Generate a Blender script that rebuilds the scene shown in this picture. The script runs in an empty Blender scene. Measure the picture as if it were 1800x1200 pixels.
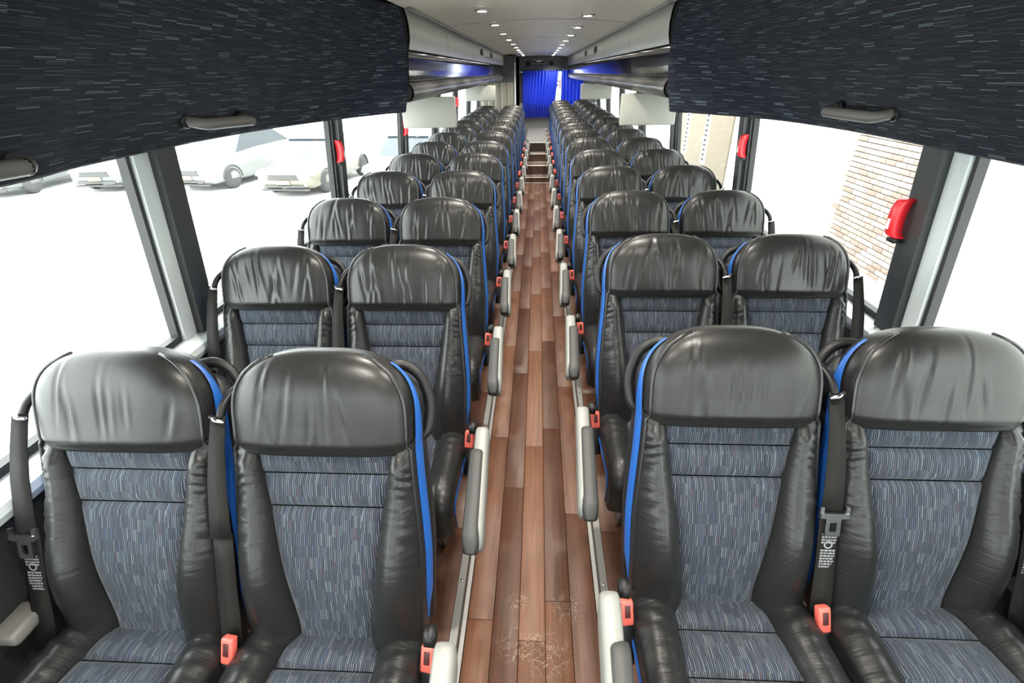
import bpy, math, random
from math import sin, cos, pi, radians, sqrt, exp, atan2, floor
from mathutils import Vector, Matrix

random.seed(7)
C = bpy.context.scene.collection
SC = bpy.context.scene

# ------------------------------------------------------------------ camera, world, exposure
PITCH, YAW, ROLL = radians(28.8), radians(-3.264), radians(-1.097)
cam_d = bpy.data.cameras.new('camera'); cam_d.sensor_width = 36; cam_d.lens = 36 * 860 / 1800
cam_d.clip_start = 0.05; cam_d.clip_end = 400
cam = bpy.data.objects.new('camera', cam_d); C.objects.link(cam)
cam.location = (0.0074, 0, 1.75)
cam.rotation_euler = (Matrix.Rotation(-YAW, 3, 'Z') @ Matrix.Rotation(pi / 2 - PITCH, 3, 'X') @ Matrix.Rotation(ROLL, 3, 'Z')).to_euler()
SC.camera = cam

world = bpy.data.worlds.new('world'); SC.world = world; world.use_nodes = True
wn = world.node_tree.nodes['Background']
wn.inputs[0].default_value = (1.0, 0.995, 0.985, 1); wn.inputs[1].default_value = 6.5
SC.view_settings.view_transform = 'Standard'; SC.view_settings.look = 'None'
SC.view_settings.exposure = 1.1; SC.view_settings.gamma = 1; SC.view_settings.use_curve_mapping = False
SC.cycles.use_denoising = True
SC.cycles.max_bounces = 10; SC.cycles.diffuse_bounces = 5; SC.cycles.transparent_max_bounces = 16
SC.cycles.sample_clamp_indirect = 8
LAMP_W = 30.0

# ------------------------------------------------------------------ helpers
def tag(o, label=None, cat=None, group=None, kind=None):
    if label: o['label'] = label
    if cat: o['category'] = cat
    if group: o['group'] = group
    if kind: o['kind'] = kind
    return o

def empty(name, loc=(0, 0, 0), parent=None, rz=0):
    o = bpy.data.objects.new(name, None); C.objects.link(o)
    o.location = loc; o.rotation_euler = (0, 0, rz); o.parent = parent
    o.empty_display_size = .1
    return o

class MB:
    def __init__(s): s.v = []; s.f = []; s.uv = []; s.sm = []
    def add(s, verts, faces, uvs=None, smooth=True):
        b = len(s.v); s.v += [tuple(p) for p in verts]
        s.uv += uvs if uvs else [(0, 0)] * len(verts)
        s.f += [tuple(i + b for i in f) for f in faces]; s.sm += [smooth] * len(faces)
        return s
    def grid(s, P, nu, nv, cu=False, cv=False, uv=None, smooth=True, flip=False):
        vs, us = [], []
        mu = nu if cu else nu + 1; mv = nv if cv else nv + 1
        for j in range(mv):
            for i in range(mu):
                a, b = i / nu, j / nv
                p = P(a, b); vs.append(p); us.append(uv(a, b, p) if uv else (a, b))
        fs = []
        for j in range(nv):
            for i in range(nu):
                i2 = (i + 1) % mu; j2 = (j + 1) % mv
                q = (j * mu + i, j * mu + i2, j2 * mu + i2, j2 * mu + i)
                fs.append(q[::-1] if flip else q)
        return s.add(vs, fs, us, smooth)
    def box(s, x0, x1, y0, y1, z0, z1, bev=0, smooth=False):
        if bev <= 0:
            v = [(x, y, z) for z in (z0, z1) for y in (y0, y1) for x in (x0, x1)]
            f = [(0, 2, 3, 1), (4, 5, 7, 6), (0, 1, 5, 4), (2, 6, 7, 3), (0, 4, 6, 2), (1, 3, 7, 5)]
            return s.add(v, f, [(p[0] + p[2], p[1] + p[2]) for p in v], False)
        import bmesh
        bm = bmesh.new(); bmesh.ops.create_cube(bm, size=1)
        for q in bm.verts: q.co = ((x0 + x1) / 2 + q.co.x * (x1 - x0), (y0 + y1) / 2 + q.co.y * (y1 - y0), (z0 + z1) / 2 + q.co.z * (z1 - z0))
        bmesh.ops.bevel(bm, geom=list(bm.edges), offset=bev, segments=2, affect='EDGES', profile=.5)
        bm.verts.index_update()
        v = [tuple(q.co) for q in bm.verts]; f = [[q.index for q in fc.verts] for fc in bm.faces]; bm.free()
        return s.add(v, f, [(p[0] + p[2], p[1] + p[2]) for p in v], True)
    def tube(s, pts, r, n=8, cap=True, closed=False):
        pts = [Vector(p) for p in pts]; m = len(pts)
        rr = r if isinstance(r, (list, tuple)) else [r] * m
        vs = []; fs = []; nrm = None
        for k in range(m):
            if closed: t = (pts[(k + 1) % m] - pts[k - 1]).normalized()
            else: t = (pts[min(k + 1, m - 1)] - pts[max(k - 1, 0)]).normalized()
            if nrm is None:
                a = Vector((0, 0, 1)) if abs(t.z) < .9 else Vector((1, 0, 0))
                nrm = (a - t * a.dot(t)).normalized()
            else: nrm = (nrm - t * nrm.dot(t)).normalized()
            b = t.cross(nrm)
            for i in range(n):
                a = 2 * pi * i / n; vs.append(pts[k] + (nrm * cos(a) + b * sin(a)) * rr[k])
        M = m if closed else m - 1
        for k in range(M):
            for i in range(n):
                k2 = (k + 1) % m
                fs.append((k * n + i, k * n + (i + 1) % n, k2 * n + (i + 1) % n, k2 * n + i))
        if cap and not closed: fs += [tuple(range(n))[::-1], tuple((m - 1) * n + i for i in range(n))]
        return s.add(vs, fs, None, True)
    def prism(s, poly, axis, a0, a1, smooth=False):
        # poly: 2D list; axis 'x' -> (y,z), 'y' -> (x,z), 'z' -> (x,y)
        def m(p, a): return {'x': (a, p[0], p[1]), 'y': (p[0], a, p[1]), 'z': (p[0], p[1], a)}[axis]
        n = len(poly); v = [m(p, a0) for p in poly] + [m(p, a1) for p in poly]
        f = [(i, (i + 1) % n, n + (i + 1) % n, n + i) for i in range(n)] + [tuple(range(n))[::-1], tuple(range(n, 2 * n))]
        return s.add(v, f, [(p[0] + p[2], p[1] + p[2]) for p in v], smooth)
    def lathe(s, prof, cx, cy, cz=0, n=24, axis='z'):
        vs = []; fs = []
        for r, h in prof:
            for i in range(n):
                a = 2 * pi * i / n
                if axis == 'z': vs.append((cx + r * cos(a), cy + r * sin(a), cz + h))
                elif axis == 'y': vs.append((cx + r * cos(a), cy + h, cz + r * sin(a)))
                else: vs.append((cx + h, cy + r * cos(a), cz + r * sin(a)))
        for k in range(len(prof) - 1):
            for i in range(n): fs.append((k * n + i, k * n + (i + 1) % n, (k + 1) * n + (i + 1) % n, (k + 1) * n + i))
        fs += [tuple(range(n))[::-1], tuple((len(prof) - 1) * n + i for i in range(n))]
        return s.add(vs, fs, None, True)
    def mesh(s, name, mat):
        me = bpy.data.meshes.new(name); me.from_pydata(s.v, [], s.f)
        ul = me.uv_layers.new(name='UVMap')
        li = [0] * len(me.loops); me.loops.foreach_get('vertex_index', li)
        ul.data.foreach_set('uv', [c for i in li for c in s.uv[i]])
        me.polygons.foreach_set('use_smooth', s.sm)
        if mat: me.materials.append(mat)
        me.validate(); me.update()
        import bmesh
        bm = bmesh.new(); bm.from_mesh(me); bmesh.ops.recalc_face_normals(bm, faces=bm.faces); bm.to_mesh(me); bm.free()
        return me
    def build(s, name, mat, parent=None, loc=None):
        return link(name, s.mesh(name, mat), parent, loc)

def link(name, me, parent=None, loc=None):
    o = bpy.data.objects.new(name, me); C.objects.link(o); o.parent = parent
    if loc: o.location = loc
    return o

# ------------------------------------------------------------------ materials
def mat(name, col, rough=.5, metal=0, spec=.5, coat=0, emis=None, es=0):
    m = bpy.data.materials.new(name); m.use_nodes = True
    b = m.node_tree.nodes['Principled BSDF']
    b.inputs['Base Color'].default_value = (*col, 1); b.inputs['Roughness'].default_value = rough
    b.inputs['Metallic'].default_value = metal; b.inputs['Specular IOR Level'].default_value = spec
    b.inputs['Coat Weight'].default_value = coat; b.inputs['Coat Roughness'].default_value = .08
    if emis: b.inputs['Emission Color'].default_value = (*emis, 1); b.inputs['Emission Strength'].default_value = es
    return m

class N:
    def __init__(s, m): s.t = m.node_tree; s.b = s.t.nodes['Principled BSDF']
    def n(s, t, **k):
        o = s.t.nodes.new(t)
        for a, v in k.items(): setattr(o, a, v)
        return o
    def l(s, a, b): s.t.links.new(a, b)
    def math(s, op, a, b=None):
        o = s.n('ShaderNodeMath', operation=op)
        for i, x in enumerate((a, b)):
            if x is None: continue
            if isinstance(x, (int, float)): o.inputs[i].default_value = x
            else: s.l(x, o.inputs[i])
        return o.outputs[0]
    def ramp(s, fac, stops, interp='LINEAR'):
        o = s.n('ShaderNodeValToRGB'); o.color_ramp.interpolation = interp
        e = o.color_ramp.elements
        while len(e) < len(stops): e.new(.5)
        for x, (p, c) in zip(e, stops): x.position = p; x.color = (*c, 1) if len(c) == 3 else c
        s.l(fac, o.inputs[0]); return o.outputs[0]
    def noise(s, vec, scale, detail=3, rough=.5, dist=0):
        o = s.n('ShaderNodeTexNoise'); o.inputs['Scale'].default_value = scale; o.inputs['Detail'].default_value = detail
        o.inputs['Roughness'].default_value = rough; o.inputs['Distortion'].default_value = dist
        if vec is not None: s.l(vec, o.inputs['Vector'])
        return o.outputs[0]
    def mapping(s, vec, sc=(1, 1, 1), loc=(0, 0, 0)):
        o = s.n('ShaderNodeMapping'); o.inputs['Scale'].default_value = sc; o.inputs['Location'].default_value = loc
        s.l(vec, o.inputs['Vector']); return o.outputs[0]
    def bump(s, h, strength=.3, dist=.01, prev=None):
        o = s.n('ShaderNodeBump'); o.inputs['Strength'].default_value = strength; o.inputs['Distance'].default_value = dist
        s.l(h, o.inputs['Height'])
        if prev is not None: s.l(prev, o.inputs['Normal'])
        return o.outputs[0]
    def set(s, name, out): s.l(out, s.b.inputs[name])
    def uv(s): return s.n('ShaderNodeTexCoord').outputs['UV']
    def obj(s): return s.n('ShaderNodeTexCoord').outputs['Object']
    def pos(s): return s.n('ShaderNodeNewGeometry').outputs['Position']

def streak_fabric(name, dark, stops, w, h, along_v=True, rough=.85, bump=.25, sheen=.2):
    """woven moquette: narrow streaks of random length and colour, laid out from the UVs in metres"""
    m = mat(name, dark, rough, spec=.25); k = N(m)
    sep = k.n('ShaderNodeSeparateXYZ'); k.l(k.uv(), sep.inputs[0])
    a, b = (sep.outputs[0], sep.outputs[1]) if along_v else (sep.outputs[1], sep.outputs[0])
    grp = k.math('FLOOR', k.math('DIVIDE', a, w * 5))
    wn1 = k.n('ShaderNodeTexWhiteNoise', noise_dimensions='1D'); k.l(grp, wn1.inputs['W'])
    off = k.math('MULTIPLY', wn1.outputs[0], 3.7)
    cb = k.math('FLOOR', k.math('ADD', k.math('DIVIDE', b, h), off))
    cg = k.n('ShaderNodeCombineXYZ'); k.l(grp, cg.inputs[0]); k.l(cb, cg.inputs[1])
    wn3 = k.n('ShaderNodeTexWhiteNoise', noise_dimensions='2D'); k.l(cg.outputs[0], wn3.inputs['Vector'])
    a = k.math('ADD', a, k.math('MULTIPLY', wn3.outputs[0], w))
    ca = k.math('FLOOR', k.math('DIVIDE', a, w))
    com = k.n('ShaderNodeCombineXYZ'); k.l(ca, com.inputs[0]); k.l(cb, com.inputs[1])
    wn2 = k.n('ShaderNodeTexWhiteNoise', noise_dimensions='2D'); k.l(com.outputs[0], wn2.inputs['Vector'])
    col = k.ramp(wn2.outputs[0], stops, 'CONSTANT')
    fr0 = k.math('FRACT', k.math('DIVIDE', a, w))
    pr = k.math('POWER', k.math('SINE', k.math('MULTIPLY', fr0, pi)), 2.6)
    mm = k.n('ShaderNodeMix', data_type='RGBA'); k.l(pr, mm.inputs[0]); mm.inputs[6].default_value = (*dark, 1); k.l(col, mm.inputs[7])
    k.set('Base Color', mm.outputs[2])
    k.b.inputs['Sheen Weight'].default_value = sheen; k.b.inputs['Sheen Roughness'].default_value = .4
    fr = k.math('FRACT', k.math('DIVIDE', a, w))
    rib = k.math('SINE', k.math('MULTIPLY', fr, pi))
    k.set('Normal', k.bump(rib, bump, .0015))
    return m

M = {}
def leather(name, base, wrinkle, rough):
    m = mat(name, base, rough, spec=.36); k = N(m)
    g = k.noise(k.obj(), 420, 2, .6)
    n1 = k.bump(g, .10, .002)
    w = k.noise(k.mapping(k.uv(), (7, 46, 1)), 1.0, 3, .55, .6)
    n2 = k.bump(w, wrinkle, .012, n1)
    k.set('Normal', n2)
    big = k.noise(k.obj(), 9, 3, .6)
    k.set('Roughness', k.ramp(big, [(.3, (rough - .03,) * 3), (.7, (rough + .05,) * 3)]))
    return m
M['leather'] = leather('leather', (.0125, .0125, .0125), .05, .35)
M['leather_puckered'] = leather('leather_puckered', (.0125, .013, .0135), .16, .34)
M['leather_edge'] = mat('leather_edge', (.012, .012, .013), .32)
st = [(0, (.046, .056, .076)), (.22, (.062, .075, .096)), (.45, (.084, .102, .126)), (.68, (.108, .127, .150)),
      (.80, (.052, .060, .084)), (.88, (.140, .160, .182)), (.94, (.088, .072, .094)), (.97, (.062, .086, .140))]
M['moquette'] = streak_fabric('moquette', (.010, .012, .020), st, .0047, .030)
so = [(0, (.012, .014, .026)), (.30, (.018, .022, .038)), (.55, (.028, .034, .052)), (.74, (.042, .052, .072)), (.87, (.075, .095, .12)), (.94, (.16, .21, .25)), (.982, (.018, .02, .035))]
M['overhead'] = streak_fabric('overhead_fabric', (.006, .007, .013), so, .0040, .060, along_v=False, rough=.9, bump=.5, sheen=.05)
M['blue'] = mat('blue_vinyl', (.012, .080, .31), .38)
M['shell'] = mat('black_shell', (.009, .010, .012), .45, spec=.4)
M['plastic_black'] = mat('black_plastic', (.007, .007, .008), .45, spec=.35)
M['plastic_dark'] = mat('dark_grey_plastic', (.038, .039, .04), .5, spec=.4)
M['grip'] = mat('grey_grip', (.13, .12, .115), .45)
M['plastic_mid'] = mat('mid_grey_plastic', (.16, .155, .15), .4)
M['plastic_light'] = mat('light_grey_plastic', (.215, .22, .21), .42)
M['frame_light'] = mat('light_grey_frame', (.58, .62, .63), .4)
M['frame_dark'] = mat('charcoal_frame', (.035, .038, .04), .45)
M['rubber'] = mat('rubber_gasket', (.012, .013, .013), .6)
M['wall_dark'] = mat('dark_wall_vinyl', (.018, .019, .021), .6)
M['chrome'] = mat('brushed_chrome', (.72, .73, .74), .22, metal=1)
M['steel'] = mat('dull_steel', (.24, .24, .235), .5, metal=1)
M['red'] = mat('red_plastic', (.62, .11, .085), .4)
M['red_dark'] = mat('red_slot', (.05, .01, .01), .5)
M['redgrip'] = mat('red_emergency_handle', (.75, .02, .03), .35)
M['white'] = mat('white_plastic', (.8, .8, .79), .45)
M['belt'] = mat('belt_webbing', (.010, .0095, .009), .7, spec=.25)
k = N(M['belt']); wv = k.noise(k.mapping(k.obj(), (900, 900, 60)), 1, 1); k.set('Normal', k.bump(wv, .3, .001))
M['label'] = mat('grey_label', (.24, .25, .26), .6)
M['black'] = mat('matt_black', (.006, .006, .006), .8)
M['ceiling'] = mat('warm_grey_ceiling', (.70, .645, .555), .42)
M['bin_upper'] = mat('grey_gloss_bin', (.30, .295, .275), .33)
M['bin_door'] = mat('black_gloss_door', (.008, .008, .009), .09, spec=.4)
M['bin_roll'] = mat('satin_bin_roll', (.045, .043, .041), .30)
M['monitor'] = mat('monitor_back', (.31, .31, .28), .5)
M['beige'] = mat('beige_panel', (.14, .128, .10), .5)
M['deck'] = mat('grey_deck', (.10, .103, .10), .6)
M['nosing'] = mat('bright_nosing', (.92, .91, .88), .5)
M['lens'] = mat('lamp_lens', (.9, .9, .85), .3, emis=(1, .95, .86), es=22)
M['step_brown'] = mat('brown_step', (.085, .048, .032), .5)
M['brown'] = mat('dark_riser', (.035, .022, .016), .5)

m = M['curtain'] = mat('blue_curtain', (.012, .035, .42), .7)
k = N(m); tr = k.n('ShaderNodeBsdfTranslucent'); tr.inputs[0].default_value = (.010, .035, .55, 1)
mx = k.n('ShaderNodeMixShader'); mx.inputs[0].default_value = .16
out = m.node_tree.nodes['Material Output']
k.l(k.b.outputs[0], mx.inputs[1]); k.l(tr.outputs[0], mx.inputs[2]); k.l(mx.outputs[0], out.inputs[0])

m = M['red_film'] = mat('red_window_film', (.65, .02, .03), .5)
k = N(m); tr = k.n('ShaderNodeBsdfTranslucent'); tr.inputs[0].default_value = (.22, .008, .014, 1)
mx = k.n('ShaderNodeMixShader'); mx.inputs[0].default_value = .5; out = m.node_tree.nodes['Material Output']
k.l(k.b.outputs[0], mx.inputs[1]); k.l(tr.outputs[0], mx.inputs[2]); k.l(mx.outputs[0], out.inputs[0])
m = M['glass'] = bpy.data.materials.new('window_glass'); m.use_nodes = True
nt = m.node_tree; nt.nodes.remove(nt.nodes['Principled BSDF'])
t1 = nt.nodes.new('ShaderNodeBsdfTransparent'); t1.inputs[0].default_value = (.93, .97, .96, 1)
g1 = nt.nodes.new('ShaderNodeBsdfGlossy'); g1.inputs['Roughness'].default_value = .02
lw = nt.nodes.new('ShaderNodeLayerWeight'); lw.inputs[0].default_value = .5
pw = nt.nodes.new('ShaderNodeMath'); pw.operation = 'POWER'; pw.inputs[1].default_value = 5; nt.links.new(lw.outputs['Facing'], pw.inputs[0])
fr = nt.nodes.new('ShaderNodeMath'); fr.operation = 'MULTIPLY_ADD'; fr.inputs[1].default_value = .45; fr.inputs[2].default_value = .03; nt.links.new(pw.outputs[0], fr.inputs[0])
mx = nt.nodes.new('ShaderNodeMixShader')
nt.links.new(fr.outputs[0], mx.inputs[0]); nt.links.new(t1.outputs[0], mx.inputs[1]); nt.links.new(g1.outputs[0], mx.inputs[2])
nt.links.new(mx.outputs[0], nt.nodes['Material Output'].inputs[0])

m = M['wood'] = mat('wood_plank', (.15, .08, .05), .34, spec=.32); k = N(m)
rnd = k.n('ShaderNodeObjectInfo').outputs['Random']
p = k.pos()
gv = k.n('ShaderNodeVectorMath', operation='ADD'); k.l(k.mapping(p, (70, 3.2, 1)), gv.inputs[0])
cb = k.n('ShaderNodeCombineXYZ'); k.l(k.math('MULTIPLY', rnd, 37), cb.inputs[1]); k.l(cb.outputs[0], gv.inputs[1])
grain = k.noise(gv.outputs[0], 1.0, 5, .62, .4)
base = k.ramp(rnd, [(0, (.076, .030, .016)), (.3, (.090, .036, .019)), (.6, (.108, .044, .023)), (.85, (.130, .055, .029)), (1, (.148, .066, .035))])
gr = k.ramp(grain, [(.25, (.55, .55, .55)), (.6, (1.05, 1.05, 1.05)), (.8, (1.3, 1.25, 1.2))])
mul = k.n('ShaderNodeMix', data_type='RGBA', blend_type='MULTIPLY'); mul.inputs[0].default_value = 1
k.l(base, mul.inputs[6]); k.l(gr, mul.inputs[7])
# dried shoe-print scuffs near the front of the aisle
msk = None
for (sx, sy, sr) in ((.055, .96, .10), (-.06, .985, .075), (.13, 1.13, .075), (-.055, 1.14, .05)):
    ds = k.n('ShaderNodeVectorMath', operation='DISTANCE'); ds.inputs[1].default_value = (sx, sy, 0); k.l(p, ds.inputs[0])
    one = k.math('SUBTRACT', 1, k.math('DIVIDE', ds.outputs['Value'], sr))
    one = k.math('MAXIMUM', one, 0)
    msk = one if msk is None else k.math('ADD', msk, one)
sn = k.noise(k.mapping(p, (26, 26, 1)), 1.0, 4, .6, 1.2)
lines = k.ramp(sn, [(.485, (0, 0, 0)), (.505, (1, 1, 1)), (.525, (0, 0, 0))])
fac = k.math('MULTIPLY', k.math('MINIMUM', k.math('MULTIPLY', msk, 2.0), 1), k.math('MULTIPLY', lines, .38))
mix = k.n('ShaderNodeMix', data_type='RGBA'); k.l(fac, mix.inputs[0]); k.l(mul.outputs[2], mix.inputs[6]); mix.inputs[7].default_value = (.55, .50, .44, 1)
k.set('Base Color', mix.outputs[2]); k.set('Normal', k.bump(grain, .12, .002))
dirt = k.noise(k.mapping(p, (5, 3, 1)), 1, 4)
k.set('Roughness', k.ramp(dirt, [(.35, (.36,) * 3), (.7, (.52,) * 3)]))

m = M['asphalt'] = mat('pale_asphalt', (.5, .5, .49), .9); k = N(m)
k.set('Base Color', k.ramp(k.noise(k.pos(), .8, 6), [(.3, (.46, .46, .45)), (.7, (.55, .55, .54))]))
m = M['brick'] = mat('pale_brick', (.5, .3, .22), .85); k = N(m)
k.set('Base Color', k.ramp(k.n('ShaderNodeObjectInfo').outputs['Random'], [(0, (.19, .135, .11)), (.5, (.27, .215, .185)), (1, (.36, .32, .29))]))
M['mortar'] = mat('mortar', (.52, .50, .46), .9)
M['tan'] = mat('tan_panel', (.13, .105, .075), .85)
M['render'] = mat('white_render', (.75, .74, .71), .8)
M['carsilver'] = mat('silver_paint', (.095, .105, .115), .4, coat=.4)
M['carwhite'] = mat('white_paint', (.17, .172, .17), .4, coat=.4)
M['carcream'] = mat('champagne_paint', (.14, .13, .10), .4, coat=.4)
M['cargrey'] = mat('grey_paint', (.09, .095, .10), .4, coat=.4)
M['carglass'] = mat('car_glass', (.04, .05, .06), .05)
M['tyre'] = mat('tyre_rubber', (.04, .04, .04), .8)
M['grille'] = mat('grille_black', (.035, .035, .035), .5)
M['lamp'] = mat('headlamp', (.65, .68, .7), .1)
M['plate'] = mat('number_plate', (.72, .52, .20), .5)

# ------------------------------------------------------------------ setting: floor, walls, windows, ceiling
YB0, YB1 = -2.4, 13.0          # bus body along the aisle
def wallx(z):                  # inner face of the side: leans in above the sill
    return 1.325 if z <= .86 else 1.325 - .06 * (z - .86) / .70
fl = MB().box(-1.30, 1.30, YB0, YB1, -.10, -.012).build('floor', M['brown']); tag(fl, kind='structure')
for s in (-1, 1):
    pf = MB().box(min(s * .262, s * 1.30), max(s * .262, s * 1.30), YB0, YB1, -.0119, .030).build('seat_platform', M['brown'], fl)
# planks
PW, PL = .0945, 1.02
plank_cache = {}
def plank(x0, x1, y0, y1, ztop):
    key = (round(x1 - x0, 4), round(y1 - y0, 4))
    if key not in plank_cache:
        g = .0008
        plank_cache[key] = MB().box(-(x1 - x0) / 2 + g, (x1 - x0) / 2 - g, g, y1 - y0 - g, -.0115, 0, .0012).mesh('plank', M['wood'])
    link('plank', plank_cache[key], fl, ((x0 + x1) / 2, y0, ztop))
cols = [(-2.5 + i) * PW for i in range(5)]
first = [1.07, 1.72 - 1.02, 2.02 - 1.02, 1.15 - 1.02, .55]
for i, x0 in enumerate(cols):
    y = first[i] - PL
    while y < 9.08:
        a, b = max(y, -.6), min(y + PL, 9.09)
        if b - a > .03: plank(x0, x0 + PW, a, b, 0)
        y += PL
for s in (-1, 1):
    for i in range(8):
        y = -.6 + (i * .37) % 1.02 - PL
        lim = 9.8 if i < 3 else 4.0
        while y < lim:
            a, b = max(y, -.6), min(y + PL, lim)
            x0 = .285 + i * PW
            if b - a > .03: plank(min(s * x0, s * (x0 + PW)), max(s * x0, s * (x0 + PW)), a, b, .042)
            y += PL
for i, s in enumerate((-1, 1)):
    t = MB()
    t.prism([(s * .2375, 0), (s * .2375, .008), (s * .252, .012), (s * .256, .050), (s * .283, .050), (s * .283, .0305), (s * .262, .0305), (s * .2615, 0)], 'y', YB0, 12.9)
    tr = t.build('trim_%d' % (i + 1), M['steel']); tag(tr, kind='structure')
    sc_ = MB().lathe([(.0001, .003), (.005, .0025), (.006, 0)], 0, 0, 0, 8).mesh('screw', M['chrome'])
    for j in range(14): link('screw', sc_, tr, (s * .269, .35 + j * .42, .0500))

# aisle steps up to the raised rear deck
stp = empty('aisle_steps', (0, 9.1, 0)); tag(stp, 'dark wooden steps with bright metal nosings at the far end of aisle', 'steps')
zz = [(9.10, .092), (9.322, .255), (9.743, .397), (9.964, .570)]
zprev = 0
for i, (y, z) in enumerate(zz):
    yn = zz[i + 1][0] if i < 3 else 12.98
    MB().box(-.235, .235, y - 9.1, y - 9.1 + .012, zprev, z - .002).build('riser', M['brown'] if i == 3 else M['step_brown'], stp)
    MB().box(-.235, .235, y - 9.1 + .0125, yn - 9.1 - .0005, z - .03, z - .001).build('tread' if i < 3 else 'deck', M['step_brown'] if i < 3 else M['deck'], stp)
    MB().box(-.236, .236, y - 9.1 - .006, y - 9.1 + .020, z - .0005, z + .006).build('nosing', M['nosing'], stp)
    MB().box(-.236, .236, y - 9.1 - .02, y - 9.1 - .0065, zprev + .0005, zprev + .008).build('nosing', M['nosing'], stp)
    zprev = z

# side walls below the sill, window bays and pillars
PIL = [-.02, 1.66, 3.33, 5.10, 6.80, 8.50, 10.20, 11.9]
for side, s in (('left', -1), ('right', 1)):
    w = MB()
    w.prism([(s * 1.305, .0305), (s * 1.42, .0305), (s * 1.42, .83), (s * 1.305, .83)], 'y', YB0, YB1)
    wl = w.build('wall_' + side, M['wall_dark']); tag(wl, kind='structure')
    # heater duct along the wall foot
    d = MB(); d.prism([(s * 1.304, .045), (s * 1.25, .045), (s * 1.24, .06), (s * 1.24, .20), (s * 1.26, .235), (s * 1.304, .26)], 'y', YB0 + .1, 12.6)
    o = d.build('trim_%d' % (3 if s < 0 else 4), M['plastic_mid']); tag(o, kind='structure')
    # sill rail
    r = MB(); r.prism([(s * 1.275, .815), (s * 1.265, .838), (s * 1.272, .858), (s * 1.315, .875), (s * 1.43, .875), (s * 1.43, .8305), (s * 1.304, .8305), (s * 1.304, .815)], 'y', YB0, YB1)
    sl = r.build('trim_%d' % (5 if s < 0 else 6), M['frame_light']); tag(sl, kind='structure')
    # head rail above the glass (behind bins)
    h = MB(); h.prism([(s * 1.245, 1.60), (s * 1.23, 1.72), (s * 1.15, 2.09), (s * 1.28, 2.09), (s * 1.36, 1.72), (s * 1.36, 1.60)], 'y', YB0, YB1)
    hd = h.build('trim_%d' % (7 if s < 0 else 8), M['wall_dark']); tag(hd, kind='structure')
    edges = [YB0] + PIL + [13.0]
    for i in range(len(edges) - 1):
        y0, y1 = edges[i] + (.09 if i else 0), edges[i + 1] - (.09 if i < len(PIL) else 0)
        wd = empty('window_%d' % (i + 1 + (0 if s < 0 else 12)), (s * 1.30, (y0 + y1) / 2, .9)); tag(wd, kind='structure')
        L = (y1 - y0) / 2
        def Q(yy, z, dx): return (s * (wallx(z) + dx) - s * 1.30, yy, z - .9)
        g = MB(); v = []
        for dx in (.045, .051):
            for (yy, z) in ((-L, .877), (L, .877), (L, 1.61), (-L, 1.61)): v.append(Q(yy, z, dx))
        g.add(v, [(0, 1, 2, 3), (7, 6, 5, 4), (0, 4, 5, 1), (1, 5, 6, 2), (2, 6, 7, 3), (3, 7, 4, 0)], None, False)
        g.build('pane', M['glass'], wd)
        fr = MB()
        for (ya, za, yb, zb) in ((-L, .877, L, .902), (-L, 1.585, L, 1.61), (-L, .902, -L + .016, 1.585), (L - .016, .902, L, 1.585)):
            v = [Q(yy, z, dx) for dx in (.012, .044) for (yy, z) in ((ya, za), (yb, za), (yb, zb), (ya, zb))]
            fr.add(v, [(0, 3, 2, 1), (4, 5, 6, 7), (0, 1, 5, 4), (1, 2, 6, 5), (2, 3, 7, 6), (3, 0, 4, 7)], None, False)
        fr.build('window_frame', M['rubber'], wd)
    for i, y in enumerate(PIL):
        pl = empty('trim_%d' % (10 + i + (0 if s < 0 else 10)), (s * 1.27, y, .9)); tag(pl, kind='structure')
        def slab(a, b, d0, d1, mt, nm):
            v = [(s * (wallx(z) + dx) - s * 1.27, yy, z - .9) for dx in (d0, d1) for (yy, z) in ((a, .876), (b, .876), (b, 1.60), (a, 1.60))]
            MB().add(v, [(0, 3, 2, 1), (4, 5, 6, 7), (0, 1, 5, 4), (1, 2, 6, 5), (2, 3, 7, 6), (3, 0, 4, 7)], None, False).build(nm, mt, pl)
        wide = i <= 1
        slab(-.088, -.022 if wide else -.052, .0, .05, M['frame_light'] if wide else M['frame_dark'], 'pillar_strip')
        slab(-.021 if wide else -.051, .03, -.028, .05, M['frame_dark'], 'pillar_cover')
        slab(.031, .088, -.02 if wide else 0, .05, M['frame_dark'] if wide else M['rubber'], 'pillar_strip')

# ceiling: arched panels
ce = empty('ceiling', (0, 0, 2.05)); tag(ce, kind='structure')
def ceil_z(x): return 2.045 + .04 * (1 - (x / .72) ** 2) if abs(x) < .72 else 2.045 + .01 * (abs(x) - .72)
sy = [-2.4, -.9, 1.0, 2.6, 4.22, 6.27, 8.3, 10.3, 13.0]
for i in range(len(sy) - 1):
    g = MB(); CW = .93 if i < 3 else .688
    a, b = sy[i] + .004, sy[i + 1] - .004
    g.grid(lambda u, v: (CW * (2 * u - 1), a + (b - a) * v, ceil_z(CW * (2 * u - 1)) - 2.05), 16, 1)
    g.grid(lambda u, v: (CW * (2 * u - 1), a + (b - a) * v, ceil_z(CW * (2 * u - 1)) - 2.05 + .02), 16, 1)
    g.grid(lambda u, v: (CW * (2 * u - 1), a, ceil_z(CW * (2 * u - 1)) - 2.05 + .02 * v), 16, 1)
    g.grid(lambda u, v: (CW * (2 * u - 1), b, ceil_z(CW * (2 * u - 1)) - 2.05 + .02 * v), 16, 1)
    g.build('ceiling_panel', M['ceiling'], ce)
rb = MB(); rb.grid(lambda u, v: (-1.3 + 2.6 * u, YB0 + (YB1 + .2 - YB0) * v, 2.17 - .07 * (2 * u - 1) ** 2), 12, 1)
rb.grid(lambda u, v: (-1.3 + 2.6 * u, YB0 + (YB1 + .2 - YB0) * v, 2.20 - .07 * (2 * u - 1) ** 2), 12, 1)
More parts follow.
